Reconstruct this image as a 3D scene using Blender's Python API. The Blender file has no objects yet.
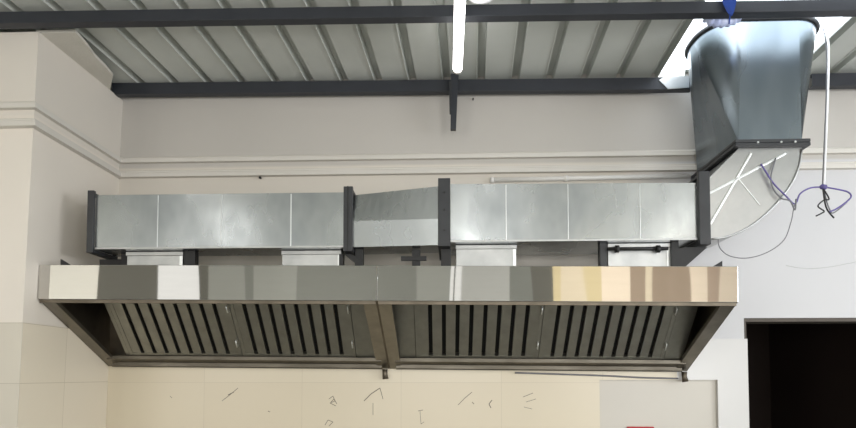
import bpy, bmesh, math, random
from mathutils import Vector, Matrix

random.seed(7)
scene = bpy.context.scene
C = scene.collection
PI = math.pi

# ------------------------------------------------------------------ camera
FPX, YAW, TILT, PPY = 618.2, math.radians(2.2), math.radians(2.5), 348.0
EYE = Vector((0, 0, 1.6))
cam_d = bpy.data.cameras.new('camera')
cam = bpy.data.objects.new('camera', cam_d)
C.objects.link(cam)
cam.location = EYE
cam.rotation_euler = (PI / 2 + TILT, 0, YAW)
cam_d.sensor_width = 36
cam_d.lens = FPX / 856 * 36
cam_d.shift_y = (PPY - 214) / 856
cam_d.clip_start = 0.05
scene.camera = cam
ROT = Matrix.Rotation(YAW, 3, 'Z') @ Matrix.Rotation(PI / 2 + TILT, 3, 'X')


def at(px, py, Y):
    """world point on the plane y = Y seen at a photo position (used to measure the place)"""
    r = ROT @ Vector(((px - 428) / FPX, -(py - PPY) / FPX, -1))
    return EYE + r * (Y / r.y)


def at_z(px, py, Z):
    r = ROT @ Vector(((px - 428) / FPX, -(py - PPY) / FPX, -1))
    return EYE + r * ((Z - 1.6) / r.z)


# ------------------------------------------------------------------ materials
def srgb(r, g, b):
    f = lambda c: (c / 255 / 12.92) if c / 255 <= 0.04045 else ((c / 255 + 0.055) / 1.055) ** 2.4
    return (f(r), f(g), f(b), 1)


def new_mat(name):
    m = bpy.data.materials.new(name)
    m.use_nodes = True
    nt = m.node_tree
    return m, nt, nt.nodes['Principled BSDF']


def node(nt, kind, **kw):
    n = nt.nodes.new(kind)
    for k, v in kw.items():
        setattr(n, k, v)
    return n


def mixed_color(nt, bsdf, fac_out, c1, c2, lo=0.22, hi=0.78):
    ramp = node(nt, 'ShaderNodeValToRGB')
    ramp.color_ramp.elements[0].position = lo
    ramp.color_ramp.elements[1].position = hi
    ramp.color_ramp.elements[0].color = c1
    ramp.color_ramp.elements[1].color = c2
    nt.links.new(fac_out, ramp.inputs['Fac'])
    nt.links.new(ramp.outputs['Color'], bsdf.inputs['Base Color'])
    return ramp


def coords(nt, scale=(1, 1, 1), kind='Object'):
    tc = node(nt, 'ShaderNodeTexCoord')
    mp = node(nt, 'ShaderNodeMapping')
    mp.inputs['Scale'].default_value = scale
    nt.links.new(tc.outputs[kind], mp.inputs['Vector'])
    return mp.outputs['Vector']


def noise(nt, vec, scale, detail=3, rough=0.5):
    n = node(nt, 'ShaderNodeTexNoise')
    n.inputs['Scale'].default_value = scale
    n.inputs['Detail'].default_value = detail
    n.inputs['Roughness'].default_value = rough
    nt.links.new(vec, n.inputs['Vector'])
    return n.outputs['Fac']


def bump(nt, bsdf, fac, strength, dist=0.01, prev=None):
    b = node(nt, 'ShaderNodeBump')
    b.inputs['Strength'].default_value = strength
    b.inputs['Distance'].default_value = dist
    nt.links.new(fac, b.inputs['Height'])
    if prev:
        nt.links.new(prev.outputs['Normal'], b.inputs['Normal'])
    nt.links.new(b.outputs['Normal'], bsdf.inputs['Normal'])
    return b


def paint(name, c1, c2=None, rough=0.6, scale=1.5, bmp=0.05, metallic=0.0):
    m, nt, b = new_mat(name)
    v = coords(nt)
    f = noise(nt, v, scale, 4)
    mixed_color(nt, b, f, c1, c2 or c1)
    b.inputs['Roughness'].default_value = rough
    b.inputs['Metallic'].default_value = metallic
    if bmp:
        bump(nt, b, noise(nt, v, 60, 3), bmp, 0.004)
    return m


def metal(name, c1, c2, rough=(0.2, 0.35), scale=6, stretch=(1, 1, 1), wave=0.0, wave_scale=2.0, wave_stretch=(1, 1, 1), fine=0.0, detail=5):
    m, nt, b = new_mat(name)
    v = coords(nt, stretch)
    f = noise(nt, v, scale, detail, 0.55)
    mixed_color(nt, b, f, c1, c2)
    b.inputs['Metallic'].default_value = 1.0
    mr = node(nt, 'ShaderNodeMapRange')
    mr.inputs['From Min'].default_value = 0.15
    mr.inputs['From Max'].default_value = 0.85
    mr.inputs['To Min'].default_value = rough[0]
    mr.inputs['To Max'].default_value = rough[1]
    nt.links.new(f, mr.inputs['Value'])
    nt.links.new(mr.outputs['Result'], b.inputs['Roughness'])
    prev = None
    if wave:
        prev = bump(nt, b, noise(nt, coords(nt, wave_stretch), wave_scale, 0.0), wave, 0.05)
    if fine:
        bump(nt, b, noise(nt, coords(nt, (1, 1, 1)), 80, 2), fine, 0.002, prev)
    return m


def tile_mat(name, c1, c2, joint, axis, w, h, off=(0, 0)):
    """wall tiles with thin joints; axis 0: the wall runs along x, axis 1: along y"""
    m, nt, b = new_mat(name)
    tc = node(nt, 'ShaderNodeTexCoord')
    sep = node(nt, 'ShaderNodeSeparateXYZ')
    nt.links.new(tc.outputs['Object'], sep.inputs[0])
    comb = node(nt, 'ShaderNodeCombineXYZ')
    nt.links.new(sep.outputs[axis], comb.inputs[0])
    nt.links.new(sep.outputs[2], comb.inputs[1])
    mp = node(nt, 'ShaderNodeMapping')
    mp.inputs['Location'].default_value = (off[0], off[1], 0)
    nt.links.new(comb.outputs[0], mp.inputs['Vector'])
    br = node(nt, 'ShaderNodeTexBrick')
    br.offset = 0.0
    br.inputs['Scale'].default_value = 1.0
    br.inputs['Brick Width'].default_value = w
    br.inputs['Row Height'].default_value = h
    br.inputs['Mortar Size'].default_value = 0.002
    br.inputs['Mortar Smooth'].default_value = 0.3
    br.inputs['Color1'].default_value = c1
    br.inputs['Color2'].default_value = c2
    br.inputs['Mortar'].default_value = joint
    nt.links.new(mp.outputs[0], br.inputs['Vector'])
    nt.links.new(br.outputs['Color'], b.inputs['Base Color'])
    b.inputs['Roughness'].default_value = 0.32
    return m


def glow(name, color, strength):
    m, nt, b = new_mat(name)
    b.inputs['Base Color'].default_value = color
    b.inputs['Emission Color'].default_value = color
    b.inputs['Emission Strength'].default_value = strength
    return m


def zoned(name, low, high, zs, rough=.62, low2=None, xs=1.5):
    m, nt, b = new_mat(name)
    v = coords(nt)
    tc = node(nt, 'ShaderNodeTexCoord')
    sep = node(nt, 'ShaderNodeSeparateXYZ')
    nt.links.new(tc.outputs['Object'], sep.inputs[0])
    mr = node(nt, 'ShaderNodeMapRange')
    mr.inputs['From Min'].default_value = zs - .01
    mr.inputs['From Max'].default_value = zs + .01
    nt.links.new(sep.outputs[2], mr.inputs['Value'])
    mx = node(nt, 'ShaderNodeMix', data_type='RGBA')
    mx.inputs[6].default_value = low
    if low2:        # cool cast of the roof-opening light, put into the colour at the right end
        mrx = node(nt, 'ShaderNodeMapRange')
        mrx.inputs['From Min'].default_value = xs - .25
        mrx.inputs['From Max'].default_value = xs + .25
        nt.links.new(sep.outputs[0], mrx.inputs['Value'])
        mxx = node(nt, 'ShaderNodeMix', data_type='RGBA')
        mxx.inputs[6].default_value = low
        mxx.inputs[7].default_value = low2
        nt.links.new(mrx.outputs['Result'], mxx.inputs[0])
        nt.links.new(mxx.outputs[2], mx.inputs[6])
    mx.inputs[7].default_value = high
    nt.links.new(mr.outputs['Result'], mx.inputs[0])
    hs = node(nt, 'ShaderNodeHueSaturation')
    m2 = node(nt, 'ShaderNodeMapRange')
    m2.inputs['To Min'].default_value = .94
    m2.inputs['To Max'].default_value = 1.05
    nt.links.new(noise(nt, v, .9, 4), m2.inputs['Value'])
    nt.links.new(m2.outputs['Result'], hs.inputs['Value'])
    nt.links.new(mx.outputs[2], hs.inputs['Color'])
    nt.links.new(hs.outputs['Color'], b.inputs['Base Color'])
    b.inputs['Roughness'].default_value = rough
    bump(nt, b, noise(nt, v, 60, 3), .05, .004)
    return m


M = {}
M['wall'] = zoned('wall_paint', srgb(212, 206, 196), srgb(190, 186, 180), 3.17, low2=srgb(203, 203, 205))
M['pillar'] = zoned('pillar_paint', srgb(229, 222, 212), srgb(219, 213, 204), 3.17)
M['trim'] = paint('cornice_paint', srgb(208, 204, 196), srgb(214, 210, 203), 0.55, 3, 0.05)
M['plaster'] = paint('plaster', srgb(205, 202, 192), srgb(214, 210, 202), 0.8, 9, 0.3)
M['roof'] = paint('roof_sheet_paint', srgb(192, 196, 190), srgb(206, 209, 204), 0.5, 2.5, 0.04)
M['floor'] = paint('floor_concrete', srgb(140, 138, 132), srgb(152, 150, 144), 0.6, 2, 0.1)
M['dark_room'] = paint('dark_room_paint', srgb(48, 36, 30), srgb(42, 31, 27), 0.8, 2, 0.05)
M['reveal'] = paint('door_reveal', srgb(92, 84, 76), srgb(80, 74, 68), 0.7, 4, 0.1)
M['steel_paint'] = paint('dark_steel_paint', srgb(48, 51, 58), srgb(41, 44, 50), 0.5, 5, 0.1)
M['iron'] = paint('black_angle_iron', srgb(52, 54, 57), srgb(42, 43, 46), 0.45, 8, 0.1)
M['black'] = paint('black_iron', srgb(26, 26, 27), srgb(20, 20, 21), 0.5, 8, 0.1)
M['hood'] = metal('hood_stainless', srgb(208, 206, 202), srgb(203, 201, 197), (0.025, 0.035), 4, (1, 1, 8), wave=0.1, wave_scale=2.6, wave_stretch=(1.4, 1, 0.35))
M['hood_edge'] = metal('hood_edge_steel', srgb(188, 182, 170), srgb(170, 164, 152), (0.28, 0.42), 8, (1, 1, 3))
M['hood_inner'] = metal('hood_inner_steel', srgb(120, 112, 100), srgb(92, 86, 76), (0.4, 0.55), 6)
M['hood_lip'] = metal('hood_lip_steel', srgb(142, 137, 127), srgb(118, 113, 104), (0.35, 0.5), 7)
M['gutter'] = metal('gutter_steel', srgb(122, 117, 107), srgb(92, 87, 78), (0.42, 0.6), 5, (.6, 1, 3))
M['filter'] = metal('filter_steel', srgb(166, 165, 157), srgb(142, 141, 133), (0.36, 0.5), 7, (1, 1, 1), fine=0.1)
M['soot'] = paint('filter_soot', srgb(14, 13, 12), srgb(10, 10, 9), 0.9, 5, 0)
M['galv'] = metal('galvanised_sheet', srgb(200, 203, 204), srgb(150, 155, 158), (0.18, 0.36), 2.2, (1.6, 1, .9), wave=0.32, wave_scale=1.6, wave_stretch=(1.3, 1, 1.2), detail=3)
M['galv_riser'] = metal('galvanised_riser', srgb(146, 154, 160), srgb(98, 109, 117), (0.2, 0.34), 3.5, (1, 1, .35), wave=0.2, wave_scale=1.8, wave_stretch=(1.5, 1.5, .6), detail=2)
M['galv_elbow'] = metal('galvanised_elbow', srgb(196, 196, 195), srgb(166, 167, 167), (0.26, 0.4), 4, wave=0.25, wave_scale=2)
M['galv_dull'] = metal('galvanised_dull', srgb(200, 201, 200), srgb(178, 180, 180), (0.4, 0.55), 9, fine=0.1)
M['galv_seam'] = metal('galvanised_seam', srgb(240, 242, 242), srgb(220, 224, 225), (0.3, 0.4), 9)
M['white_plastic'] = paint('white_plastic', srgb(236, 234, 230), srgb(228, 226, 222), 0.45, 5, 0)
M['white_cable'] = paint('white_cable', srgb(240, 240, 242), srgb(232, 232, 236), 0.5, 5, 0)
M['purple'] = paint('violet_cable', srgb(112, 98, 168), srgb(84, 76, 130), 0.5, 12, 0)
M['grey_cable'] = paint('grey_cable', srgb(122, 122, 126), srgb(105, 105, 110), 0.5, 12, 0)
M['blue'] = paint('blue_strap', srgb(18, 50, 130), srgb(28, 66, 150), 0.5, 12, 0.1)
M['film'] = paint('milky_plastic_film', srgb(206, 214, 236), srgb(150, 165, 215), 0.3, 14, 0.3)
M['flashing'] = paint('white_flashing', srgb(240, 240, 238), srgb(230, 230, 230), 0.4, 5, 0.1)
M['red'] = paint('red_enamel', srgb(190, 30, 34), srgb(170, 24, 30), 0.4, 5, 0)
M['pencil'] = paint('pencil_grey', srgb(104, 98, 90), srgb(120, 112, 102), 0.8, 30, 0)
M['tile_back'] = tile_mat('cream_wall_tile', srgb(213, 202, 179), srgb(216, 206, 184), srgb(201, 190, 168), 0, 0.73, 0.36, (0.37, -0.105))
M['tile_left'] = tile_mat('cream_wall_tile_side', srgb(226, 217, 199), srgb(229, 220, 203), srgb(196, 186, 166), 1, 2.0, 0.36, (0, -0.11))
M['tile_pillar'] = tile_mat('cream_wall_tile_pillar', srgb(204, 198, 185), srgb(207, 201, 188), srgb(180, 174, 160), 0, 2.0, 0.36, (0, -0.11))
M['tile_white'] = paint('white_wall_tile', srgb(206, 205, 203), srgb(211, 210, 208), 0.25, 1, 0)
M['tile_niche'] = paint('niche_tile', srgb(192, 187, 177), srgb(198, 193, 183), 0.35, 2, 0)
M['led'] = glow('led_diffuser', (1, 0.99, 0.97, 1), 9)


# ------------------------------------------------------------------ mesh helpers
class MB:
    def __init__(self):
        self.bm = bmesh.new()

    def _faces(self, vs, faces, mi, smooth=False):
        bv = [self.bm.verts.new(v) for v in vs]
        for f in faces:
            try:
                fc = self.bm.faces.new([bv[i] for i in f])
                fc.material_index = mi
                fc.smooth = smooth
            except ValueError:
                pass
        return bv

    def hexa(self, p, mi=0):
        """eight corners: bottom ring 0-3, top ring 4-7"""
        self._faces(p, [(3, 2, 1, 0), (4, 5, 6, 7), (0, 1, 5, 4), (1, 2, 6, 5), (2, 3, 7, 6), (3, 0, 4, 7)], mi)

    def box(self, x0, x1, y0, y1, z0, z1, mi=0, mat=None):
        p = [Vector(q) for q in ((x0, y0, z0), (x1, y0, z0), (x1, y1, z0), (x0, y1, z0), (x0, y0, z1), (x1, y0, z1), (x1, y1, z1), (x0, y1, z1))]
        if mat is not None:
            p = [mat @ q for q in p]
        self.hexa(p, mi)

    def prism(self, poly, axis, a, b, mi=0):
        """polygon (two coordinates) extruded along axis 'x', 'y' or 'z' from a to b"""
        f = {'x': lambda u, v, w: (w, u, v), 'y': lambda u, v, w: (u, w, v), 'z': lambda u, v, w: (u, v, w)}[axis]
        n = len(poly)
        vs = [f(u, v, a) for u, v in poly] + [f(u, v, b) for u, v in poly]
        fs = [tuple(range(n))[::-1], tuple(range(n, 2 * n))] + [(i, (i + 1) % n, n + (i + 1) % n, n + i) for i in range(n)]
        self._faces(vs, fs, mi)

    def bar(self, a, b, w, h, mi=0, up=(0, 0, 1)):
        a, b = Vector(a), Vector(b)
        d = (b - a).normalized()
        s = d.cross(Vector(up))
        if s.length < 1e-4:
            s = d.cross(Vector((0, 1, 0)))
        s.normalize()
        u = s.cross(d)
        r = lambda c: [c - s * w / 2 - u * h / 2, c + s * w / 2 - u * h / 2, c + s * w / 2 + u * h / 2, c - s * w / 2 + u * h / 2]
        self.hexa(r(a) + r(b), mi)

    def tube(self, pts, r, n=8, mi=0, smooth=True, closed=False):
        pts = [Vector(p) for p in pts]
        rings, N = [], len(pts)
        up = None
        for i, p in enumerate(pts):
            q0 = pts[i - 1] if (i > 0 or closed) else pts[i]
            q1 = pts[(i + 1) % N] if (i < N - 1 or closed) else pts[i]
            d = (q1 - q0).normalized()
            if up is None:
                up = d.orthogonal().normalized()
            s = (up - d * up.dot(d)).normalized()
            up = s
            t = d.cross(s)
            rr = r[i] if isinstance(r, (list, tuple)) else r
            rings.append([self.bm.verts.new(p + (s * math.cos(2 * PI * k / n) + t * math.sin(2 * PI * k / n)) * rr) for k in range(n)])
        for i in range(N if closed else N - 1):
            A, B = rings[i], rings[(i + 1) % N]
            for k in range(n):
                f = self.bm.faces.new((A[k], A[(k + 1) % n], B[(k + 1) % n], B[k]))
                f.smooth = smooth
                f.material_index = mi
        if not closed:
            for R in (rings[0][::-1], rings[-1]):
                self.bm.faces.new(R).material_index = mi

    def build(self, name, mats, parent=None, bevel=0.0, origin=None):
        bm = self.bm
        bmesh.ops.recalc_face_normals(bm, faces=bm.faces)
        me = bpy.data.meshes.new(name)
        if origin is not None:
            bmesh.ops.translate(bm, verts=bm.verts, vec=-Vector(origin))
        bm.to_mesh(me)
        bm.free()
        for m in (mats if isinstance(mats, (list, tuple)) else [mats]):
            me.materials.append(m)
        o = bpy.data.objects.new(name, me)
        C.objects.link(o)
        if origin is not None:
            o.location = origin
        if parent is not None:
            o.parent = parent
        if bevel:
            bv = o.modifiers.new('bevel', 'BEVEL')
            bv.width = bevel
            bv.segments = 2
            bv.limit_method = 'ANGLE'
        return o


def smooth_path(pts, k=6):
    P = [Vector(p) for p in pts]
    out = []
    for i in range(len(P) - 1):
        p0, p1, p2, p3 = P[max(i - 1, 0)], P[i], P[i + 1], P[min(i + 2, len(P) - 1)]
        for j in range(k):
            t = j / k
            out.append(0.5 * ((2 * p1) + (p2 - p0) * t + (2 * p0 - 5 * p1 + 4 * p2 - p3) * t * t + (3 * p1 - p0 - 3 * p2 + p3) * t ** 3))
    out.append(P[-1])
    return out


def tag(o, label, cat, group=None):
    o['label'] = label
    o['category'] = cat
    o['kind'] = 'thing'
    if group:
        o['group'] = group
    return o


def struct(o, label=None, cat=None):
    o['kind'] = 'structure'
    if label:
        o['label'] = label
        o['category'] = cat
    return o


def empty(name, loc, label, cat, group=None):
    o = bpy.data.objects.new(name, None)
    o.empty_display_size = 0.1
    C.objects.link(o)
    o.location = loc
    return tag(o, label, cat, group)


# ------------------------------------------------------------------ the room
DW = 4.55            # painted face of the back wall
DT = 4.515           # face of the wall tiles
XL = -2.53
XLB, XLT = -2.612, -2.512   # the return wall leans slightly, foot and top
wall_x = lambda z: XLB + (XLT - XLB) * z / 3.655
# painted face of the return wall at the left
YP = 3.585           # front face of the pillar at the left
ZC = 3.78            # underside of the roof sheet
RX0, RX1, RY0 = -8.4, 5.6, -3.0
TILE_TOP = 1.86
DOOR_X0, DOOR_X1, DOOR_Z = 2.115, 3.15, 2.012
NX0, NX1, NZ = 1.066, 1.905, 1.565

m = MB()   # back wall, with the doorway left open
m.box(RX0, DOOR_X0, DW, DW + .22, 0, ZC + .06)
m.box(DOOR_X0, DOOR_X1, DW, DW + .22, DOOR_Z, ZC + .06)
m.box(DOOR_X1, RX1, DW, DW + .22, 0, ZC + .06)
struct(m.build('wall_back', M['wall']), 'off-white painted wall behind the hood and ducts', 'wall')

m = MB()   # pillar and return wall at the left
m.hexa([(RX0, YP, 0), (XLB, YP, 0), (XLB, DW, 0), (RX0, DW, 0), (RX0, YP, 3.69), (XLT, YP, 3.69), (XLT, DW, 3.70), (RX0, DW, 3.70)])
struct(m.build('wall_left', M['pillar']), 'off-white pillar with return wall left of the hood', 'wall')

m = MB()   # cream tile cladding of the back wall with a shallow recess
m.box(XLB - .02, NX0, DT, DW, 0, TILE_TOP - .01)
m.box(NX0, 1.62, DT, DW, NZ, TILE_TOP - .01)
struct(m.build('wall_tiling', M['tile_back']), 'cream tiles below the hood', 'wall tiles')
m = MB()
m.box(1.62, NX1, DT, DW, NZ, TILE_TOP)
m.box(NX1, DOOR_X0 + .006, DT, DW, 0, TILE_TOP)
struct(m.build('wall_tiling_white', M['tile_white']), 'white tiles beside the dark doorway', 'wall tiles')
m = MB()
m.box(NX0, NX1, DW - .006, DW - .001, 0, NZ)
struct(m.build('wall_niche', M['tile_niche']), 'shallow recess in the tiles under the hood', 'wall recess')
m = MB()
m.hexa([(XLB - .02, YP - .008, 0), (XLB + .01, YP - .008, 0), (XLB + .01, DT, 0), (XLB - .02, DT, 0), (wall_x(1.912) - .02, YP - .008, 1.912), (wall_x(1.912) + .01, YP - .008, 1.912), (wall_x(1.912) + .01, DT, 1.912), (wall_x(1.912) - .02, DT, 1.912)])
struct(m.build('wall_tiling_left', M['tile_left']), 'cream tiles on the return wall', 'wall tiles')
m = MB()
m.hexa([(RX0, YP - .012, 0), (XLB + .0095, YP - .012, 0), (XLB + .0095, YP, 0), (RX0, YP, 0), (RX0, YP - .012, 1.912), (wall_x(1.912) + .0095, YP - .012, 1.912), (wall_x(1.912) + .0095, YP, 1.912), (RX0, YP, 1.912)])
struct(m.build('wall_tiling_pillar', M['tile_pillar']), 'cream tiles on the pillar', 'wall tiles')

m = MB()   # pencil strokes on the tiles
def stroke(*pts, w=0.004):
    P = [at(x, y, DT) for x, y in pts]
    for a, b in zip(P, P[1:]):
        a.y = b.y = DT - 0.0005
        m.bar(a, b, 0.001, w, up=(0, 0, 1)) if abs((b - a).normalized().z) < .95 else m.bar(a, b, 0.001, w, up=(1, 0, 0))
stroke((222, 401), (231, 394), (238, 388)); stroke((228, 395), (234, 392), w=.006)
stroke((329, 399), (333, 396), (335, 401), (330, 403), (336, 406)); stroke((331, 402), (334, 399), (337, 404))
stroke((325, 425), (328, 420), (333, 422), (329, 426))
stroke((364, 401), (371, 394), (380, 388), w=.006); stroke((380, 388), (383, 399)); stroke((373, 403), (373, 415), w=.003)
stroke((418, 411), (423, 410)); stroke((420, 411), (421, 424), (424, 422), w=.003)
stroke((458, 405), (465, 398), (472, 392), w=.004); stroke((472, 402), (474, 404), w=.005)
stroke((492, 400), (489, 404), (491, 408), w=.006)
stroke((523, 397), (533, 393)); stroke((526, 402), (536, 399), w=.003); stroke((524, 407), (532, 409), w=.003)
stroke((268, 411), (270, 412), w=.005); stroke((170, 396), (172, 398), w=.003)
o = m.build('pencil_mark', M['pencil'])
o.parent = bpy.data.objects['wall_tiling']

# two cornice bands that run round the pillar, the return wall and the back wall
def cornice(n, z0, z1, d, lip):
    m = MB()
    prof = [(0, z0), (d, z0), (d, z0 + lip), (d * .62, z0 + lip + .008), (d * .62, z1 - .004), (d * .5, z1), (0, z1)]
    runs = [((RX0, YP), (0, -1)), ((XL, YP), (1, -1)), ((XL, DW), (1, -1)), ((RX1, DW), (0, -1))]
    rings = []
    for (x, y), (ox, oy) in runs:
        rings.append([m.bm.verts.new((x + ox * q, y + oy * q, z)) for q, z in prof])
    for A, B in zip(rings, rings[1:]):
        for k in range(len(prof)):
            j = (k + 1) % len(prof)
            m.bm.faces.new((A[k], A[j], B[j], B[k]))
    m.bm.faces.new(rings[0]); m.bm.faces.new(rings[-1][::-1])
    struct(m.build('trim_%d' % n, M['trim']), ('upper' if n == 1 else 'lower') + ' off-white cornice band round the wall', 'cornice')
cornice(1, 3.205, 3.25, 0.036, 0.03)
cornice(2, 3.092, 3.145, 0.042, 0.03)

# roof sheeting, trapezoidal ribs, with a rough opening round the duct
SK = 0.035
ref = at_z(413, 82, ZC)
PITCH = 0.2525
hl, hr = at_z(658, 77, ZC), at_z(853, 19, ZC)
HX0, HX1, HY0, HY1 = hl.x, hr.x, 3.4, 4.50
m = MB()
def sheet_strip(prof, xc, y0, y1):
    vs = []
    for y in (y0, y1):
        vs += [(xc + u + SK * (y - ref.y), y, ZC + v) for u, v in prof]
    n = len(prof)
    m._faces(vs, [(i, i + 1, n + i + 1, n + i) for i in range(n - 1)], 0)
RIB = [(-PITCH / 2, 0), (-.036, 0), (-.036, -.006), (-.030, -.006), (-.024, .055), (.024, .055), (.030, 0), (PITCH / 2, 0)]
for k in range(-29, 24):
    xc = ref.x + k * PITCH
    x0 = xc - PITCH / 2
    if xc + PITCH / 2 > HX0 and x0 < HX1:
        sheet_strip(RIB, xc, RY0 - .2, HY0)
        sheet_strip(RIB, xc, HY1, DW + .2)
        # the two strips that the opening's side edges cut through
        for a, b in ((x0, HX0), (HX1, xc + PITCH / 2)):
            a, b = max(a, x0), min(b, xc + PITCH / 2)
            if b - a > .004:
                pr = [(u, v) for u, v in RIB if a - xc < u < b - xc]
                pr = [(a - xc, 0)] + pr + [(b - xc, 0)]
                sheet_strip(pr, xc, HY0, HY1)
    else:
        sheet_strip(RIB, xc, RY0 - .2, DW + .2)
struct(m.build('ceiling', M['roof']), 'pale grey ribbed metal roof sheeting', 'roof')

m = MB()   # rough plaster strip where the roof meets the return wall
edge = [at_z(x, y, 3.70) for x, y in ((72, 28), (80, 36), (88, 46), (95, 56), (105, 66), (113, 76))]
poly = [(XLT - .03, YP + .02)] + [(p.x, max(p.y, YP + .02)) for p in edge if p.y < 4.42] + [(XLT - .03, 4.42)]
zp = lambda y: 3.69 + .01 * (y - YP) / (DW - YP) + .001
vs = [Vector((x, y, zp(y))) for x, y in poly] + [Vector((x, y, zp(y) + .02)) for x, y in poly]
n = len(poly)
m._faces(vs, [tuple(range(n))[::-1], tuple(range(n, 2 * n))] + [(i, (i + 1) % n, n + (i + 1) % n, n + i) for i in range(n)], 0)
struct(m.build('trim_3', M['plaster']), 'ragged plaster strip on top of the return wall', 'plaster strip')

m = MB()
m.box(RX0, RX1, RY0 - .2, DW + .22, -.12, 0)
struct(m.build('floor', M['floor']))
m = MB()
m.box(RX0 - .2, RX0, RY0 - .2, DW + .22, 0, ZC + .06)
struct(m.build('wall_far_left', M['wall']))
m = MB()
m.box(RX1, RX1 + .2, RY0 - .2, DW + .22, 0, ZC + .06)
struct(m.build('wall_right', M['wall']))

# the rear wall of the kitchen (behind the photographer): unseen toned bays and glowing strips added for the fascia's reflections
def rear_x(px):
    X = at(px, 283, 3.70).x
    return X * (1 + (3.70 - RY0) / 3.70)
REAR_GREY = [paint('rear_grey_%d' % i, srgb(*c), srgb(*c), 0.7, 2, 0) for i, c in enumerate(((96, 95, 88), (122, 124, 119), (148, 150, 145), (72, 72, 72), (176, 177, 174)))]
REAR_TAN = [paint('rear_tan_%d' % i, srgb(*c), srgb(*c), 0.7, 2, 0) for i, c in enumerate(((214, 198, 158), (222, 208, 184), (160, 142, 124), (236, 220, 200), (184, 164, 146)))]
REAR_WHITE = paint('rear_white', srgb(232, 230, 222), srgb(226, 224, 216), 0.7, 2, 0)
bays = [(24, 88, REAR_WHITE), (88, 151, REAR_GREY[0]), (151, 203, 'win'), (203, 216, REAR_GREY[0]), (216, 240, REAR_GREY[2]), (240, 252, REAR_GREY[1]),
        (252, 303, REAR_GREY[2]), (303, 377, REAR_GREY[1]), (377, 410, REAR_GREY[1]), (410, 454, REAR_GREY[2]), (453, 460.5, 'win'), (460.5, 462.5, REAR_GREY[0]), (462.5, 471, 'win'),
        (470, 508, REAR_GREY[4]), (508, 528, REAR_GREY[1]), (528, 560, REAR_GREY[0]), (560, 568, REAR_TAN[0]), (568, 582, REAR_TAN[1]), (582, 600, REAR_TAN[0]), (600, 627, REAR_TAN[3]),
        (627, 652, REAR_TAN[2]), (652, 660, REAR_TAN[1]), (660, 680, REAR_TAN[2]), (680, 703, REAR_TAN[3]), (703, 724, REAR_TAN[4]), (724, 740, REAR_TAN[3])]
M['pane'] = glow('bright_window_pane', (1, 1, 0.97, 1), 1.3)  # glowing strips added for the bright bands mirrored in the fascia
M['pane'].node_tree.nodes['Principled BSDF'].inputs['Base Color'].default_value = (.02, .02, .02, 1)
m = MB()
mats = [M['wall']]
m.box(RX0, RX1, RY0 - .2, RY0 - .06, 0, ZC + .06)
wn = 0
for a, b, k in bays:
    xa, xb = rear_x(a), rear_x(b)
    if k == 'win':
        m.box(xa, xb, RY0 - .06, RY0, 0, 1.0)
        wn += 1
        w = MB()
        w.box(xa, xb, RY0 - .05, RY0 - .03, 1.0, ZC)
        struct(w.build('window_%d' % wn, M['pane']))
    else:
        mats.append(k)
        m.box(xa, xb, RY0 - .06, RY0, 0, ZC, len(mats) - 1)
struct(m.build('wall_rear', mats))

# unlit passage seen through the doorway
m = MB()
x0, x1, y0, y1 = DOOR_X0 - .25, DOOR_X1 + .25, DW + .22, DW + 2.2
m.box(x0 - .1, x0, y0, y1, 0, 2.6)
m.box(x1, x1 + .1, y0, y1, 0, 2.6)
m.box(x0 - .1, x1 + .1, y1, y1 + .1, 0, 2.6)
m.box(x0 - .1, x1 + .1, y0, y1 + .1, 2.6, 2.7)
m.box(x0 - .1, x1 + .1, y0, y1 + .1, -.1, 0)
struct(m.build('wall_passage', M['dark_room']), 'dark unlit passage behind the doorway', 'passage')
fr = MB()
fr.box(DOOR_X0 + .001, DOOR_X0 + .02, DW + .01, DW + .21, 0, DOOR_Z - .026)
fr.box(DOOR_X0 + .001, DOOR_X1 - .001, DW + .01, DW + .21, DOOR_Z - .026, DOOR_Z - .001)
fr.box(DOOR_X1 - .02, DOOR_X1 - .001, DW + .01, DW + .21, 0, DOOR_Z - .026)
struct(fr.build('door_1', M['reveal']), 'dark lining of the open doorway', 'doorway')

# ------------------------------------------------------------------ steelwork under the roof
def purlin(label, pts_top, pts_bot, Y, depth):
    """C-section steel purlin: web to the room, lips top and bottom"""
    a0, a1 = at(*pts_top[0], Y), at(*pts_top[1], Y)
    b0, b1 = at(*pts_bot[0], Y), at(*pts_bot[1], Y)
    k0, k1 = (-0.06, 0.4)
    e0, e1 = a0, a1
    m = MB()
    zt0, zt1, zb0, zb1 = min(a0.z, ZC), min(a1.z, ZC), b0.z, b1.z
    m.hexa([(a0.x, Y, zb0), (a1.x, Y, zb1), (a1.x, Y + .008, zb1), (a0.x, Y + .008, zb0), (a0.x, Y, zt0), (a1.x, Y, zt1), (a1.x, Y + .008, zt1), (a0.x, Y + .008, zt0)])
    root = m.build('roof_purlin', M['steel_paint'], bevel=.002)
    tag(root, label, 'roof beam')
    for z0, z1, s in ((zt0, zt1, -1), (zb0, zb1, 1)):
        f = MB()
        za0, za1 = (z0 - .006, z1 - .006) if s < 0 else (z0, z1)
        f.hexa([(a0.x, Y + .008, za0), (a1.x, Y + .008, za1), (a1.x, Y + depth, za1), (a0.x, Y + depth, za0),
                (a0.x, Y + .008, za0 + .006), (a1.x, Y + .008, za1 + .006), (a1.x, Y + depth, za1 + .006), (a0.x, Y + depth, za0 + .006)])
        f.build('flange', M['steel_paint'], root)
    return root

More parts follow.
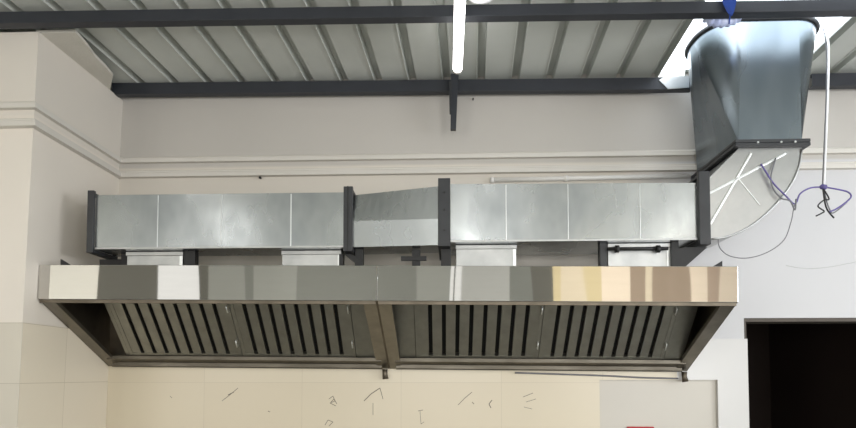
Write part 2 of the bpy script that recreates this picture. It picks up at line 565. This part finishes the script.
purlin('dark steel roof beam across the top of the view, in front of the duct', ((-60, 12.5), (940, -2.5)), ((-60, 24), (940, 9)), 3.47, .065)
purlin('long dark steel roof beam close to the back wall, behind the tube light', ((112, 83), (692, 77)), ((112, 94), (692, 89)), 4.43, .06)
purlin('short dark steel roof beam end right of the riser duct', ((812, 73.5), (940, 71)), ((812, 86), (940, 83.5)), 4.43, .06)

# hanging steel channel below the light
root = empty('hanger_post', at(455, 90, 4.38), 'dark tapered steel hanger below the end of the white tube light', 'hanger')
def local(root, o):
    o.parent = root
    o.matrix_parent_inverse = Matrix.Translation(-root.location)
    return o
m = MB()
def post(xs0, y0, xs1, y1, Y, th):
    p = [at(xs0[0], y0, Y), at(xs0[1], y0, Y), at(xs1[1], y1, Y), at(xs1[0], y1, Y)]
    q = Vector((0, th, 0))
    m.hexa([p[3], p[2], p[2] + q, p[3] + q, p[0], p[1], p[1] + q, p[0] + q])
post((451, 458.5), 72, (450.5, 456), 129, 4.385, .04)
local(root, m.build('post', M['steel_paint'], bevel=.002))
m = MB()
post((449, 452), 82, (449.5, 451), 112, 4.38, .045)
local(root, m.build('web', M['iron']))

# ------------------------------------------------------------------ tube light
root = empty('tube_light', (0.03, 3.4, 3.60), 'glowing white tube light hanging under the roof beams', 'light')
pa, pb = at_z(461, -30, 3.585), at_z(457.6, 68, 3.585)
m = MB(); m.tube([pa, pb], .030, 14)
local(root, m.build('tube', M['led']))
m = MB(); m.bar(pa + Vector((0, 0, .04)), pb + Vector((0, 0, .04)), .05, .02)
local(root, m.build('housing', M['white_plastic'], bevel=.003))
d = (pb - pa).normalized()
m = MB(); m.tube([pb, pb + d * .025], .032, 14)
local(root, m.build('end_cap', M['white_plastic']))
for k in (.2, .93):
    p = pa.lerp(pb, k)
    m = MB()
    m.tube([p + Vector((0, 0, .05)), Vector((p.x, p.y, ZC + .02))], .004, 6)
    local(root, m.build('hanging_rod', M['white_plastic']))

m = MB()   # white cable ring at the top edge
c = at(481, -8, 3.40)
m.tube([c + Vector((.082 * math.cos(t), .03 * math.sin(t), .074 * math.sin(t))) for t in [2 * PI * k / 40 for k in range(40)]], .011, 8, closed=True)
m.tube(smooth_path([c + Vector((-.05, .0, .06)), c + Vector((-.055, .02, .12)), (c.x - .05, c.y + .015, ZC)]), .008, 8)
tag(m.build('coiled_cable', M['white_cable']), 'white coiled cable loop beside the tube light', 'cable')

# ------------------------------------------------------------------ hoods
TH = 0.0092
HZ = 2.067
HX = -2.55
SEAM = -0.452
HEND = 1.69
FY0, FZ0, FY1, FZ1 = .70, -.322, .265, .163     # filter plane, bottom and top
VAX = Vector((0, FY1 - FY0, FZ1 - FZ0)); FL = VAX.length; VAX.normalize()
NAX = Vector((1, 0, 0)).cross(VAX)


def slope_mat(x):
    mt = Matrix.Identity(4)
    for i, ax in enumerate((Vector((1, 0, 0)), VAX, NAX)):
        for r in range(3):
            mt[r][i] = ax[r]
    mt.translation = Vector((x, FY0, FZ0))
    return mt


def make_filter(root, x0, x1, handle_side):
    W = x1 - x0
    m = MB()
    t = .035
    m.box(0, .026, 0, FL, -t, 0, 0); m.box(W - .026, W, 0, FL, -t, 0, 0)
    m.box(.026, W - .026, 0, .022, -t, 0, 0); m.box(.026, W - .026, FL - .022, FL, -t, 0, 0)
    n = round((W - .052) / .086)
    p = (W - .052 + .028) / n
    for k in range(n):
        a = .026 + k * p
        m.box(a, a + p - .028, .022, FL - .022, -.012, -.003, 0)
        m.box(a, a + .004, .022, FL - .022, -.03, -.012, 0)
        m.box(a + p - .032, a + p - .028, .022, FL - .022, -.03, -.012, 0)
    m.box(.026, W - .026, .022, FL - .022, -.05, -.04, 1)  # near-black plate behind the slots
    o = m.build('filter', [M['filter'], M['soot']], root)
    o.matrix_local = slope_mat(x0)
    hs = [(.013 if handle_side < 0 else W - .013)]
    for hx in hs:
        for v in (.1, .40):
            h = MB()
            h.tube([(hx, v, 0), (hx, v, .018), (hx, v + .05, .018), (hx, v + .05, 0)], .005, 6)
            h.build('handle', M['galv_seam'], o)
    return o


def make_hood(label, X0, X1, blanks, filters, drain_x):
    W = X1 - X0
    z0 = HZ - TH * (X0 - HX)
    root = empty('exhaust_hood', (X0, 3.70, z0), label, 'kitchen hood', 'stainless extractor hoods on the wall')
    root.rotation_euler = (0, TH, 0)
    H, D, B = .214, .81, -.402       # fascia height, depth, drop of the back edge
    T = .006
    # fascia with its top fold
    m = MB()
    m.box(0, W, 0, T, 0, H)
    m.box(0, W, T, .05, H - T, H)
    m.build('fascia', M['hood'], root, bevel=.0025)
    m = MB(); m.box(T, W - T, T, .05, 0.0, .006); m.box(T, W - T, .044, .05, .006, .03); m.box(T, W - T, T + .003, T + .010, -.021, .0)
    m.build('bottom_lip', M['hood_inner'], root, bevel=.001)
    m = MB(); m.box(T, W - T, .05, D, H - .012, H - T)
    m.build('top_panel', M['hood_edge'], root)
    m = MB(); m.box(T, W - T, D - .006, D, B + .06, H - .012)
    m.build('back_panel', M['hood_inner'], root)
    # side panels with an inward lip on the sloping edge
    for s in (0, 1):
        xa, xb = (0, T) if s == 0 else (W - T, W)
        m = MB()
        m.prism([(T, 0), (T, H - T), (D, H - T), (D, B)], 'x', xa, xb)
        sp = m.build('side_panel', M['hood_inner'], root)
        lw = .085
        la, lb = (T, lw) if s == 0 else (W - lw, W - T)
        m = MB()
        sl = B / (D - T)
        m.prism([(T, 0), (D, B), (D, B + .006), (T, .006)], 'x', la, lb)
        m.prism([(T, .006), (D, B + .006), (D, B + .03), (T, .03)], 'x', *((lb - .005, lb) if s == 0 else (la, la + .005)))
        m.build('side_lip', M['hood_lip'], sp)
    # grease gutter along the back edge
    g = [(.694, -.326), (.694, -.350), (.70, -.354), (.765, -.372), (.765, -.398), (.77, B - .004), (D, B - .004), (D, B + .008), (.776, B + .008), (.776, -.362), (.708, -.344), (.702, -.326)]
    m = MB()
    n = len(g)
    # gutter profile is concave, so make the skin as quads and leave the ends open behind the side panels
    for i in range(n):
        a, b = g[i], g[(i + 1) % n]
        m._faces([(.05, a[0], a[1]), (W - .05, a[0], a[1]), (W - .05, b[0], b[1]), (.05, b[0], b[1])], [(0, 1, 2, 3)], 0)
    bmesh.ops.remove_doubles(m.bm, verts=m.bm.verts, dist=1e-5)
    m.build('grease_gutter', M['gutter'], root)
    for a, b in blanks:
        m = MB()
        m.box(0, b - a, -.01, FL, -.012, -.004)
        m.build('blank_panel', M['filter'], root).matrix_local = slope_mat(a)
    for a, b, s in filters:
        make_filter(root, a, b, s)
    m = MB()
    m.tube([(drain_x, D - .03, B - .004), (drain_x, D - .03, B - .035), (drain_x + .006, D - .032, B - .075)], [.020, .018, .022], 10)
    m.build('drain_stub', M['hood_inner'], root)
    return root


def lx(px, Y, X0):
    return at(px, 357, Y).x - X0

WA, WB = SEAM - HX, HEND - SEAM
make_hood('left half of the long stainless steel extractor hood, against the pillar', HX, SEAM - .001,
          [(.19, lx(130, 4.4, HX)), (lx(357, 4.4, HX), WA - .01)],
          [(lx(130.5, 4.4, HX), lx(243, 4.4, HX), 1), (lx(243.5, 4.4, HX), lx(356.5, 4.4, HX), 1)], WA - .03)
make_hood('right half of the long stainless steel extractor hood, near the doorway', SEAM + .001, HEND,
          [(.06, lx(416, 4.4, SEAM)), (lx(664, 4.4, SEAM), lx(682, 4.4, SEAM))],
          [(lx(416.5, 4.4, SEAM), lx(538, 4.4, SEAM), 1), (lx(538.5, 4.4, SEAM), lx(663.5, 4.4, SEAM), 1)], WB - .03)


def hood_top(x):
    return HZ - TH * (x - HX) + .214

# ------------------------------------------------------------------ ducts
DF, DB = 3.85, 4.37
EB = 4.49
#     # front and back of the horizontal run


def frame(parent, x, zb, zt, yf, yb, w=.045, t=.04, mat='iron', name='flange', over=.012, top_up=.0):
    """angle-iron frame round a duct, in the plane x = const"""
    m = MB()
    m.box(x, x + w, yf - t, yf, zb - t, zt + t + top_up)
    m.box(x, x + w, yb, yb + t, zb - t, zt + t)
    m.box(x, x + w, yf, yb, zb - t, zb)
    m.box(x, x + w, yf, yb, zt, zt + t * .5)
    o = m.build(name, M[mat], None, bevel=.003)
    return local(parent, o)


def duct_run(label, x0, x1, zb0, zt0, zb1, zt1, seams, name='duct_section', fold=None, DB=4.10):
    root = empty(name, (x0, DF, zb0), label, 'air duct', 'galvanised ducts over the hood')
    m = MB()
    n = 10
    if fold is None:
        prof = lambda t: [(DF, zb0 + (zb1 - zb0) * t), (DF, zt0 + (zt1 - zt0) * t), (DB, zt0 + (zt1 - zt0) * t), (DB, zb0 + (zb1 - zb0) * t)]
    else:
        def prof(t):
            b, tp = zb0 + (zb1 - zb0) * t, zt0 + (zt1 - zt0) * t
            return [(DF + .002, b), (DF - .004, b + .165), (DF + .03 - .018 * t, tp), (DB, tp), (DB, b)]
    rings = []
    for k in range(n + 1):
        t = k / n
        rings.append([m.bm.verts.new((x0 + (x1 - x0) * t, y, z)) for y, z in prof(t)])
    q = len(rings[0])
    for A, B in zip(rings, rings[1:]):
        for i in range(q):
            m.bm.faces.new((A[i], A[(i + 1) % q], B[(i + 1) % q], B[i]))
    m.bm.faces.new(rings[0]); m.bm.faces.new(rings[-1][::-1])
    local(root, m.build('duct_body', M['galv']))
    for px, w in seams:
        X = at(px, 215, DF).x
        t = (X - x0) / (x1 - x0)
        zb, zt = zb0 + (zb1 - zb0) * t, zt0 + (zt1 - zt0) * t
        s = MB()
        s.box(X - w / 2, X + w / 2, DF - .004, DF, zb + .006, zt - .006)
        local(root, s.build('seam', M['galv_seam'], None, bevel=.0015))
    # folded lip along the bottom edge
    s = MB()
    if fold is None:
        s.hexa([(x0, DF - .004, zb0), (x1, DF - .004, zb1), (x1, DF, zb1), (x0, DF, zb0), (x0, DF - .004, zb0 + .012), (x1, DF - .004, zb1 + .012), (x1, DF, zb1 + .012), (x0, DF, zb0 + .012)])
        local(root, s.build('edge_fold', M['galv_dull'], None, bevel=.001))
    return root

# left run
LX0, LX1 = at(95.5, 220, DF).x, at(344, 220, DF).x
ZLB, ZLT = 2.405, 2.757
a = duct_run('long left galvanised duct section with wavy reflections, ending near the pillar', LX0, LX1, ZLB, ZLT, ZLB, ZLT, [(158, .005), (222, .003), (291, .008)])
frame(a, LX0 - .042, ZLB, ZLT, DF, 4.10, w=.042, t=.025)
# middle piece
MX0, MX1 = at(353.5, 220, DF).x, at(438, 220, DF).x
ZRB0, ZRT0, ZRB, ZRT = 2.432, 2.802, 2.434, 2.792
a = duct_run('short slanting galvanised duct piece between two black flanges', MX0, MX1, ZLB + .002, ZLT - .01, ZRB0 - .016, ZRT0 - .01, [], fold=True)
fl = frame(a, LX1 + .001, ZLB, ZLT, DF, 4.10, w=(MX0 - LX1) - .002, t=.03)
s = MB(); s.box(LX1 + .026, LX1 + .032, DF - .033, DF - .03, ZLB - .03, ZLT + .03)
local(a, s.build('flange_gap', M['black']))
# right run
RXa, RXb = at(450.5, 215, DF).x, at(697, 215, DF).x
a = duct_run('long right galvanised duct section running to the elbow', RXa, RXb, ZRB0, ZRT0, ZRB, ZRT, [(506, .007), (568, .005), (640, .004)], DB=4.28)
frame(a, MX1 + .001, ZRB0, ZRT0, DF, 4.28, w=(RXa - MX1) - .002, t=.03)
for z in (2.50, 2.63, 2.74):
    s = MB()
    s.tube([(MX1 + .04, DF - .036, z), (MX1 + .04, DF - .03, z)], .007, 8)
    local(a, s.build('bolt', M['black']))

# elbow turning up to the riser
EX0 = at(708.5, 215, DF).x
ECX, ECZ = EX0 + .005, 3.005
RIN, ROUT = .187, ECZ - ZRB
VX0, VX1 = ECX + RIN, ECX + ROUT
root = empty('duct_elbow', (ECX, DF, ZRB), 'curved galvanised duct elbow turning upward at the right end', 'air duct')
m = MB()
n = 20
flat = lambda t: 1 - .055 * math.sin(2 * t) ** 2
rings = []
for k in range(n + 1):
    t = -PI / 2 + (PI / 2) * k / n
    c, s_ = math.cos(t), math.sin(t)
    rin = RIN / max(abs(c) + abs(s_), 1e-6) * 1.0 if True else RIN   # the throat is a straight 45 degree cut
    rings.append([m.bm.verts.new((ECX + r * c, y, ECZ + r * s_)) for r, y in ((rin, DF), (ROUT * flat(t), DF), (ROUT * flat(t), EB), (rin, EB))])
for A, B in zip(rings, rings[1:]):
    for i in range(4):
        f = m.bm.faces.new((A[i], A[(i + 1) % 4], B[(i + 1) % 4], B[i]))
        f.smooth = i in (1,)
m.bm.faces.new(rings[0]); m.bm.faces.new(rings[-1][::-1])
for e in m.bm.edges:
    e.smooth = not (len(e.link_faces) == 2 and e.link_faces[0].normal.length >= 0 and (abs(e.verts[0].co.y - e.verts[1].co.y) < 1e-4))
local(root, m.build('elbow_body', M['galv_elbow']))
fw = EX0 - RXb
frame(root, RXb + .001, ZRB, ECZ - RIN, DF, EB - .04, w=fw - .002, t=.035)
m = MB()   # folded seam round the curved outer edge
m.tube([(ECX + (ROUT * flat(t) - .004) * math.cos(t), DF - .004, ECZ + (ROUT * flat(t) - .004) * math.sin(t)) for t in [-PI / 2 + .02 + (PI / 2 - .04) * k / 24 for k in range(25)]], .006, 6)
local(root, m.build('edge_seam', M['galv_dull']))
for (xa, ya), (xb, yb), w in (((709.5, 193), (786, 153), .014), ((710, 224), (751, 153), .013), ((738, 178), (760, 205), .006)):
    m = MB()
    pa_, pb_ = at(xa, ya, DF - .003), at(xb, yb, DF - .003)
    m.bar(pa_, pb_, .006, w, up=(0, 1, 0) if False else (0, 0, 1))
    local(root, m.build('stiffener', M['galv_seam'], None, bevel=.002))

# riser: rectangular at the bottom, round at the top
ZV = ECZ + .045
root = empty('duct_riser', ((VX0 + VX1) / 2, 4.17, ZV), 'large galvanised riser duct widening from square to round at the roof', 'air duct')
RY_F, RY_B = DF, EB
tl, tr = at(691, 45, 4.09), at(816, 42, 4.09)
RC = Vector(((tl.x + tr.x) / 2 + .0, 4.09, 3.80))
RR = (tr.x - tl.x) / 2 - .03
RC.x -= .025
m = MB()
corners = [Vector((VX1, RY_B, ZV)), Vector((VX0, RY_B, ZV)), Vector((VX0, RY_F, ZV)), Vector((VX1, RY_F, ZV))]
cv = [m.bm.verts.new(c) for c in corners]
RRY = .27
CRX, CRY = RR * .54, RRY * .9
q = 14
top = []
for i, (sx, sy) in enumerate(((1, 1), (-1, 1), (-1, -1), (1, -1))):
    for k in range(q + 1):
        t = PI / 2 * (i + k / q)
        top.append((RC.x + sx * (RR - CRX) + CRX * math.cos(t), RC.y + sy * (RRY - CRY) + CRY * math.sin(t)))
N = len(top)
tv = [m.bm.verts.new((x, y, RC.z)) for x, y in top]
for i in range(4):
    for k in range(q):
        a = i * (q + 1) + k
        m.bm.faces.new((cv[i], tv[a], tv[a + 1])).smooth = True
    m.bm.faces.new((cv[i], tv[i * (q + 1) + q], tv[((i + 1) * (q + 1)) % N], cv[(i + 1) % 4]))
m.bm.faces.new(cv)
for e in m.bm.edges:
    lf = e.link_faces
    if len(lf) == 2 and (not lf[0].smooth or not lf[1].smooth):
        e.smooth = False
tv2 = [m.bm.verts.new((v.co.x, v.co.y, v.co.z + .02)) for v in tv]
for k in range(N):
    m.bm.faces.new((tv[k], tv[(k + 1) % N], tv2[(k + 1) % N], tv2[k])).smooth = True
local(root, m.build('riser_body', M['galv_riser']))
m = MB()   # dark flange ring at the top
m.tube([(RC.x + (x - RC.x) * 1.015, RC.y + (y - RC.y) * 1.015, RC.z + .01) for x, y in top], .015, 6, closed=True)
local(root, m.build('top_ring', M['iron']))
m = MB()   # bottom flange: double angle-iron frame
for zz, hh in ((ECZ + .001, .02), (ECZ + .024, .02)):
    t = .035
    m.box(VX0 - t, VX1 + t, RY_F - t, RY_F, zz, zz + hh)
    m.box(VX0 - t, VX1 + t, RY_B, RY_B + t, zz, zz + hh)
    m.box(VX0 - t, VX0, RY_F, RY_B, zz, zz + hh)
    m.box(VX1, VX1 + t, RY_F, RY_B, zz, zz + hh)
local(root, m.build('flange', M['iron'], None, bevel=.003))
for X in (VX0 + .1, VX0 + .24, VX1 - .06):
    m = MB()
    m.tube([(X, RY_F - .042, ECZ + .022), (X, RY_F - .034, ECZ + .022)], .006, 8)
    local(root, m.build('bolt', M['galv_seam']))

# collars between hoods and ducts
for i, (xa, xb, zt, lab) in enumerate(((127, 183, ZLB, 'short pale metal collar under the left duct, nearest the pillar'),
                                      (282, 341, ZLB, 'short pale metal collar under the right end of the left duct'),
                                      (456, 516, ZRB0, 'short pale metal collar under the right duct, beside the middle black flange'),
                                      (608, 670, ZRB, 'short pale metal collar under the right duct, nearest the elbow'))):
    Xa, Xb = at(xa, 258, 3.93).x, at(xb, 258, 3.93).x
    zb = hood_top(Xb)
    root = empty('duct_collar', (Xa, 3.93, zb), lab, 'duct collar', 'collars between hood and ducts')
    m = MB()
    zt -= .001
    p = [(Xa, 3.93, hood_top(Xa)), (Xb, 3.93, zb), (Xb, 4.08, zb), (Xa, 4.08, hood_top(Xa))]
    m.hexa(p + [(x, y, zt) for x, y, _ in p])
    local(root, m.build('collar_body', M['galv_dull'], None, bevel=.003))
    m = MB()
    m.box(Xa - .004, Xb + .004, 3.918, 3.93, zt - .028, zt - .002)
    local(root, m.build('rim', M['galv_dull'], None, bevel=.003))
    m = MB()
    m.box(Xb - .02, Xb, 3.924, 3.93, zb + .008, zt - .03)
    local(root, m.build('corner_tab', M['galv_seam']))

# black supports standing on the hood
def leg(label, xa, xb, zt, Y=3.90, d=.05, foot=None, mat='black'):
    Xa, Xb = at(xa, 257, Y).x, at(xb, 257, Y).x
    zb = hood_top((Xa + Xb) / 2)
    root = empty('support_bracket', ((Xa + Xb) / 2, Y, zb), label, 'support bracket', 'black brackets between hood and ducts')
    m = MB()
    m.box(Xa, Xb, Y, Y + d, zb, zt)
    local(root, m.build('post', M[mat], None, bevel=.002))
    if foot:
        f = MB()
        if foot == 'bar':
            w = .07
            f.box(Xa - w, Xb + w * .6, Y - .012, Y, zt - .075, zt - .045)
        elif foot == 'knee':
            f.prism([(Xa - .07, zt - .034), (Xa - .02, zt - .034), (Xb, zb + .06), (Xb, zb + .02), (Xa, zb + .02), (Xa, zb + .05)], 'y', Y - .012, Y)
        elif foot == 'gusset':
            f.prism([(Xa, zb), (Xb, zb), (Xb + .17, zt - .038), (Xb + .17, zt - .037), (Xb + .03, zt - .036), (Xa, zt - .05)], 'y', Y - .012, Y)
        elif foot == 'back':
            f.box(Xa - .17, Xa, Y + d - .01, Y + d, zt - .07, zt - .027)
        local(root, f.build('brace', M[mat], None, bevel=.002))
    return root

leg('black bracket right of the collar nearest the pillar', 184, 195, ZLB - .0005, 3.92, .06)
leg('black bracket with long dark cheek under the left end of the left duct', 121, 127, ZLB - .0005, 4.0, .05, 'back')
leg('thin black bracket just left of the first black duct flange', 339, 343, ZLB - .0315, 3.90, .04, None)
leg('black kneed bracket just right of the first black duct flange', 355, 363, ZLB + .0005 - .0005, 3.90, .05, 'knee')
leg('black bracket with crossbar under the slanting duct piece', 412, 420, 2.405, 3.93, .05, 'bar')
leg('black stub bracket below the second black duct flange', 441, 451, ZRB0 - .031, 3.90, .06)
leg('dark post left of the collar nearest the elbow', 600, 607, ZRB - .0005, 3.92, .06, mat='iron')
leg('black gusset bracket under the duct end beside the elbow', 671.5, 679, ZRB - .001, 3.90, .06, 'gusset')

# dark rail with couplings under the right duct
root = empty('support_rail', (at(606, 249, 3.9).x, 3.9, 2.405), 'black pipe rail with two couplings under the right duct', 'pipe rail')
pa, pb = at(607.5, 249, 3.895), at(668, 248.5, 3.895)
m = MB(); m.tube([pa, pb], .011, 8); local(root, m.build('pipe', M['black']))
for px in (617, 658):
    p = at(px, 249, 3.895); m = MB(); m.tube([p - Vector((.011, 0, 0)), p + Vector((.011, 0, 0))], .024, 10)
    local(root, m.build('coupling', M['black']))

# small hanger tips on the hood roof
for (pts, lab) in ((((61, 266), (61, 259), (74, 266)), 'small black hanger tip on the far left end of the hood'),
                   (((709, 267.5), (722, 261), (722, 267.5)), 'small black hanger tip on the right end of the hood')):
    P = [at(x, y, 3.78) for x, y in pts]
    m = MB()
    zb = min(p.z for p in P)
    top = hood_top(P[0].x) - .001
    m.prism([(p.x, max(p.z, top) if p.z > top + .02 else top) for p in P], 'y', 3.775, 3.79)
    tag(m.build('hanger_tip', M['black']), lab, 'bracket', 'hanger tips on the hood')

# ------------------------------------------------------------------ conduit on the back wall
root = empty('conduit', at(492, 180, 4.52), 'thin white conduit on the wall just above the right duct', 'conduit')
pa, pb = at(490, 180, 4.532), at(690, 176, 4.532)
m = MB(); m.tube([pa, pb], .0175, 10); local(root, m.build('pipe', M['white_plastic']))
for px, py in ((492, 180), (566, 178.5)):
    p = at(px, py, 4.532); m = MB(); m.tube([p - Vector((.013, 0, 0)), p + Vector((.013, 0, 0))], .022, 10)
    local(root, m.build('clip', M['white_plastic']))

# thin tube under the right half of the hood
m = MB()
m.tube(smooth_path([at(515, 372.8, 4.50), at(600, 375.5, 4.503), at(640, 377.5, 4.503), at(678, 378.5, 4.503)]), .006, 8)
tag(m.build('drain_pipe', M['grey_cable']), 'thin grey drain pipe along the wall under the right hood edge', 'pipe')

# screws in the wall
for px, py, lab in ((261, 178.5, 'small black screw in the wall above the left duct'), (473, 100, 'tiny dark nail in the wall below the roof beam')):
    p = at(px, py, DW); m = MB()
    m.tube([(p.x, DW + .01, p.z), (p.x, DW - .02, p.z)], .005, 8)
    m.tube([(p.x, DW - .02, p.z), (p.x, DW - .027, p.z)], .010 if py > 150 else .006, 8)
    tag(m.build('wall_screw', M['black']), lab, 'screw')

# ------------------------------------------------------------------ cables at the right
def cable(name, label, pts, Y, r, mat, group=None):
    P = []
    for p in pts:
        q = at(p[0], p[1], p[2] if len(p) > 2 else Y)
        P.append(q)
    m = MB()
    m.tube(smooth_path(P, 6), r, 7)
    return tag(m.build(name, M[mat]), label, 'cable', group)

K = 3.87
cable('hanging_cable', 'white cable hanging from the roof opening right of the riser duct', [(822, 12), (826, 26), (827.5, 38), (828.5, 50), (828, 90), (826, 140), (824, 187)], K, .0065, 'white_cable')
cable('hanging_cable', 'thin grey cable alongside the white hanging cable', [(823, 28), (826, 45), (826.3, 90), (824.3, 140), (822.5, 186)], K + .014, .0035, 'grey_cable')
m = MB()
p = at(823.5, 187, K)
m.tube([p + Vector((-.022, 0, .004)), p + Vector((-.012, 0, .002)), p + Vector((.012, 0, -.002)), p + Vector((.022, 0, -.004))], [.006, .017, .017, .006], 8)
tag(m.build('cable_tie', M['purple']), 'violet tape knot round the hanging cable bundle', 'cable tie')
cable('wire_loop', 'violet wire looping out to the right of the tape knot', [(824, 187), (836, 189), (848, 192), (851, 197), (845, 203), (836, 209), (829, 212)], K, .005, 'purple')
cable('wire_loop', 'grey wire end curling back left from the tape knot', [(823.5, 187), (826, 199), (829, 208), (833, 213), (845, 204), (849, 199)], K + .006, .004, 'grey_cable')
cable('wire_loop', 'black tipped wire drooping straight below the tape knot', [(823, 189), (825, 203), (828, 211), (834, 218)], K - .008, .005, 'black')
cable('wire_loop', 'black tipped wire curving down left of the tape knot', [(823.5, 189), (829, 199), (824, 200), (818, 206), (824, 211), (822, 213), (816, 216)], K - .006, .0045, 'black')
cable('draped_wire', 'violet wire draped from the tape knot across the elbow', [(822, 187, 3.87), (810, 188, 3.86), (800, 194, 3.845), (795, 204, 3.83), (786, 196, 3.825), (774, 184, 3.825), (766, 172, 3.825), (761, 164, 3.84)], K, .005, 'purple')
cable('draped_wire', 'dark wire hanging in a bow on the face of the elbow', [(776, 158, 3.838), (771, 176, 3.825), (773, 188, 3.825), (781, 198, 3.825), (790, 201, 3.825), (795, 210, 3.82), (796, 199, 3.82)], 3.82, .0045, 'grey_cable')
cable('thin_wire', 'thin grey wire hanging in a wide loop below the elbow', [(794.5, 205, 3.83), (793, 212, 3.835), (791, 222, 3.84), (784, 240, 3.84), (768, 252, 3.84), (748, 258, 3.84), (730, 256, 3.84), (720, 248, 3.84), (718, 238, 3.849)], 3.84, .0028, 'grey_cable')
cable('thin_wire', 'faint grey thread along the white wall above the doorway', [(786, 265.5), (800, 268), (815, 268.5), (835, 266), (870, 259)], DW, .0025, 'galv_dull')

# ------------------------------------------------------------------ roof opening: flashing, strap and film
def flap(pts, name, label, mat, cat, th=.004):
    m = MB()
    P = [Vector(p) for p in pts]
    nrm = (P[1] - P[0]).cross(P[2] - P[0]).normalized() * th
    n = len(P)
    m._faces(P + [p + nrm for p in P], [tuple(range(n))[::-1], tuple(range(n, 2 * n))] + [(i, (i + 1) % n, n + (i + 1) % n, n + i) for i in range(n)], 0)
    return tag(m.build(name, M[mat]), label, cat)

m = MB()
P = [at(x, y, 4.424) for x, y in ((659, 80), (664, 77), (689, 76), (689, 87.5), (668, 89))]
m.prism([(p.x, p.z) for p in P], 'y', 4.422, 4.4295)
tag(m.build('roof_flashing', M['galv_dull']), 'bent bare metal plate on the back roof beam left of the riser', 'flashing')

m = MB()   # blue strap over the front beam
pts = [((721, 738), -6, 3.445), ((723, 736), 4, 3.445), ((727, 734), 12, 3.445), ((729.5, 732), 16, 3.445)]
prev = None
for (xa, xb), y, Y in pts:
    r = [m.bm.verts.new(at(xa, y, Y)), m.bm.verts.new(at(xb, y, Y - .012)), m.bm.verts.new(at(xb, y, Y + .008)), m.bm.verts.new(at(xa, y, Y + .012))]
    if prev:
        for i in range(4):
            m.bm.faces.new((prev[i], prev[(i + 1) % 4], r[(i + 1) % 4], r[i]))
    prev = r
m.tube([at(730, 15, 3.442), at(729, 24, 3.442)], .004, 6)
tag(m.build('tie_strap', M['blue']), 'bright blue strap tied over the front roof beam', 'strap')

m = MB()   # crumpled film bundle under the front beam
P = [at(x, y + 1, 3.58) for x, y in ((706, 15), (711, 19), (718, 20.5), (726, 20), (733, 18), (738, 15))]
m.tube(smooth_path(P, 4), [.012 + .016 * abs(math.sin(k * 1.1)) + .01 for k in range(21)], 8)
tag(m.build('plastic_film', M['film']), 'crumpled milky blue plastic film under the front roof beam', 'plastic film')

# red panel low in the recess
m = MB()
pa, pb = at(627, 426.6, DW - .02), at(654, 426.6, DW - .02)
m.box(pa.x, pb.x, DW - .03, DW - .006, pa.z - .22, pa.z)
root = tag(m.build('wall_plate', M['red'], bevel=.006), 'red plate mounted low in the tiled recess, only its top edge showing', 'plate')

# ------------------------------------------------------------------ light
w = bpy.data.worlds.new('sky')
scene.world = w
w.use_nodes = True
bg = w.node_tree.nodes['Background']
bg.inputs['Color'].default_value = (0.86, 0.93, 1.0, 1)
bg.inputs['Strength'].default_value = 6.0


def area(name, loc, rot, sx, sy, power, color=(1, 1, 1)):
    l = bpy.data.lights.new(name, 'AREA')
    l.shape = 'RECTANGLE'
    l.size, l.size_y = sx, sy
    l.energy = power
    l.color = color
    o = bpy.data.objects.new(name, l)
    C.objects.link(o)
    o.location = loc
    o.rotation_euler = rot
    return o

for x, y, p in ((-3.1, -.8, 22), (.35, -1.0, 22), (2.9, -.6, 8)):  # unseen lamps added for soft highlights on the ducts
    area('ceiling_batten_lamp', (x, y, 3.70), (0, 0, 0), .16, 1.3, p, (1, .99, .97))
for x in (-6.2, -2.0, 2.6):     # unseen fill added to brighten the rear wall that the fascia mirrors
    area('wall_washer_lamp', (x, -.8, 3.2), (-PI / 2, 0, 0), 2.6, .4, 58, (1, .98, .95))
for x, p, c in ((-4.6, 75, (1, .95, .88)), (-.4, 100, (1, .975, .94)), (3.6, 150, (.95, .975, 1))):       # unseen soft fill added behind the camera to light the walls
    area('window_lamp', (x, RY0 + .1, 1.6), (PI / 2, 0, 0), 2.6, 1.6, p, c)
area('side_window_lamp', (RX1 - .15, 1.2, 2.3), (PI / 2, 0, PI / 2), 2.6, 1.6, 160, (.95, .97, 1))  # unseen side light added to brighten the return wall

scene.view_settings.view_transform = 'Standard'
scene.view_settings.look = 'None'
scene.view_settings.exposure = -0.2
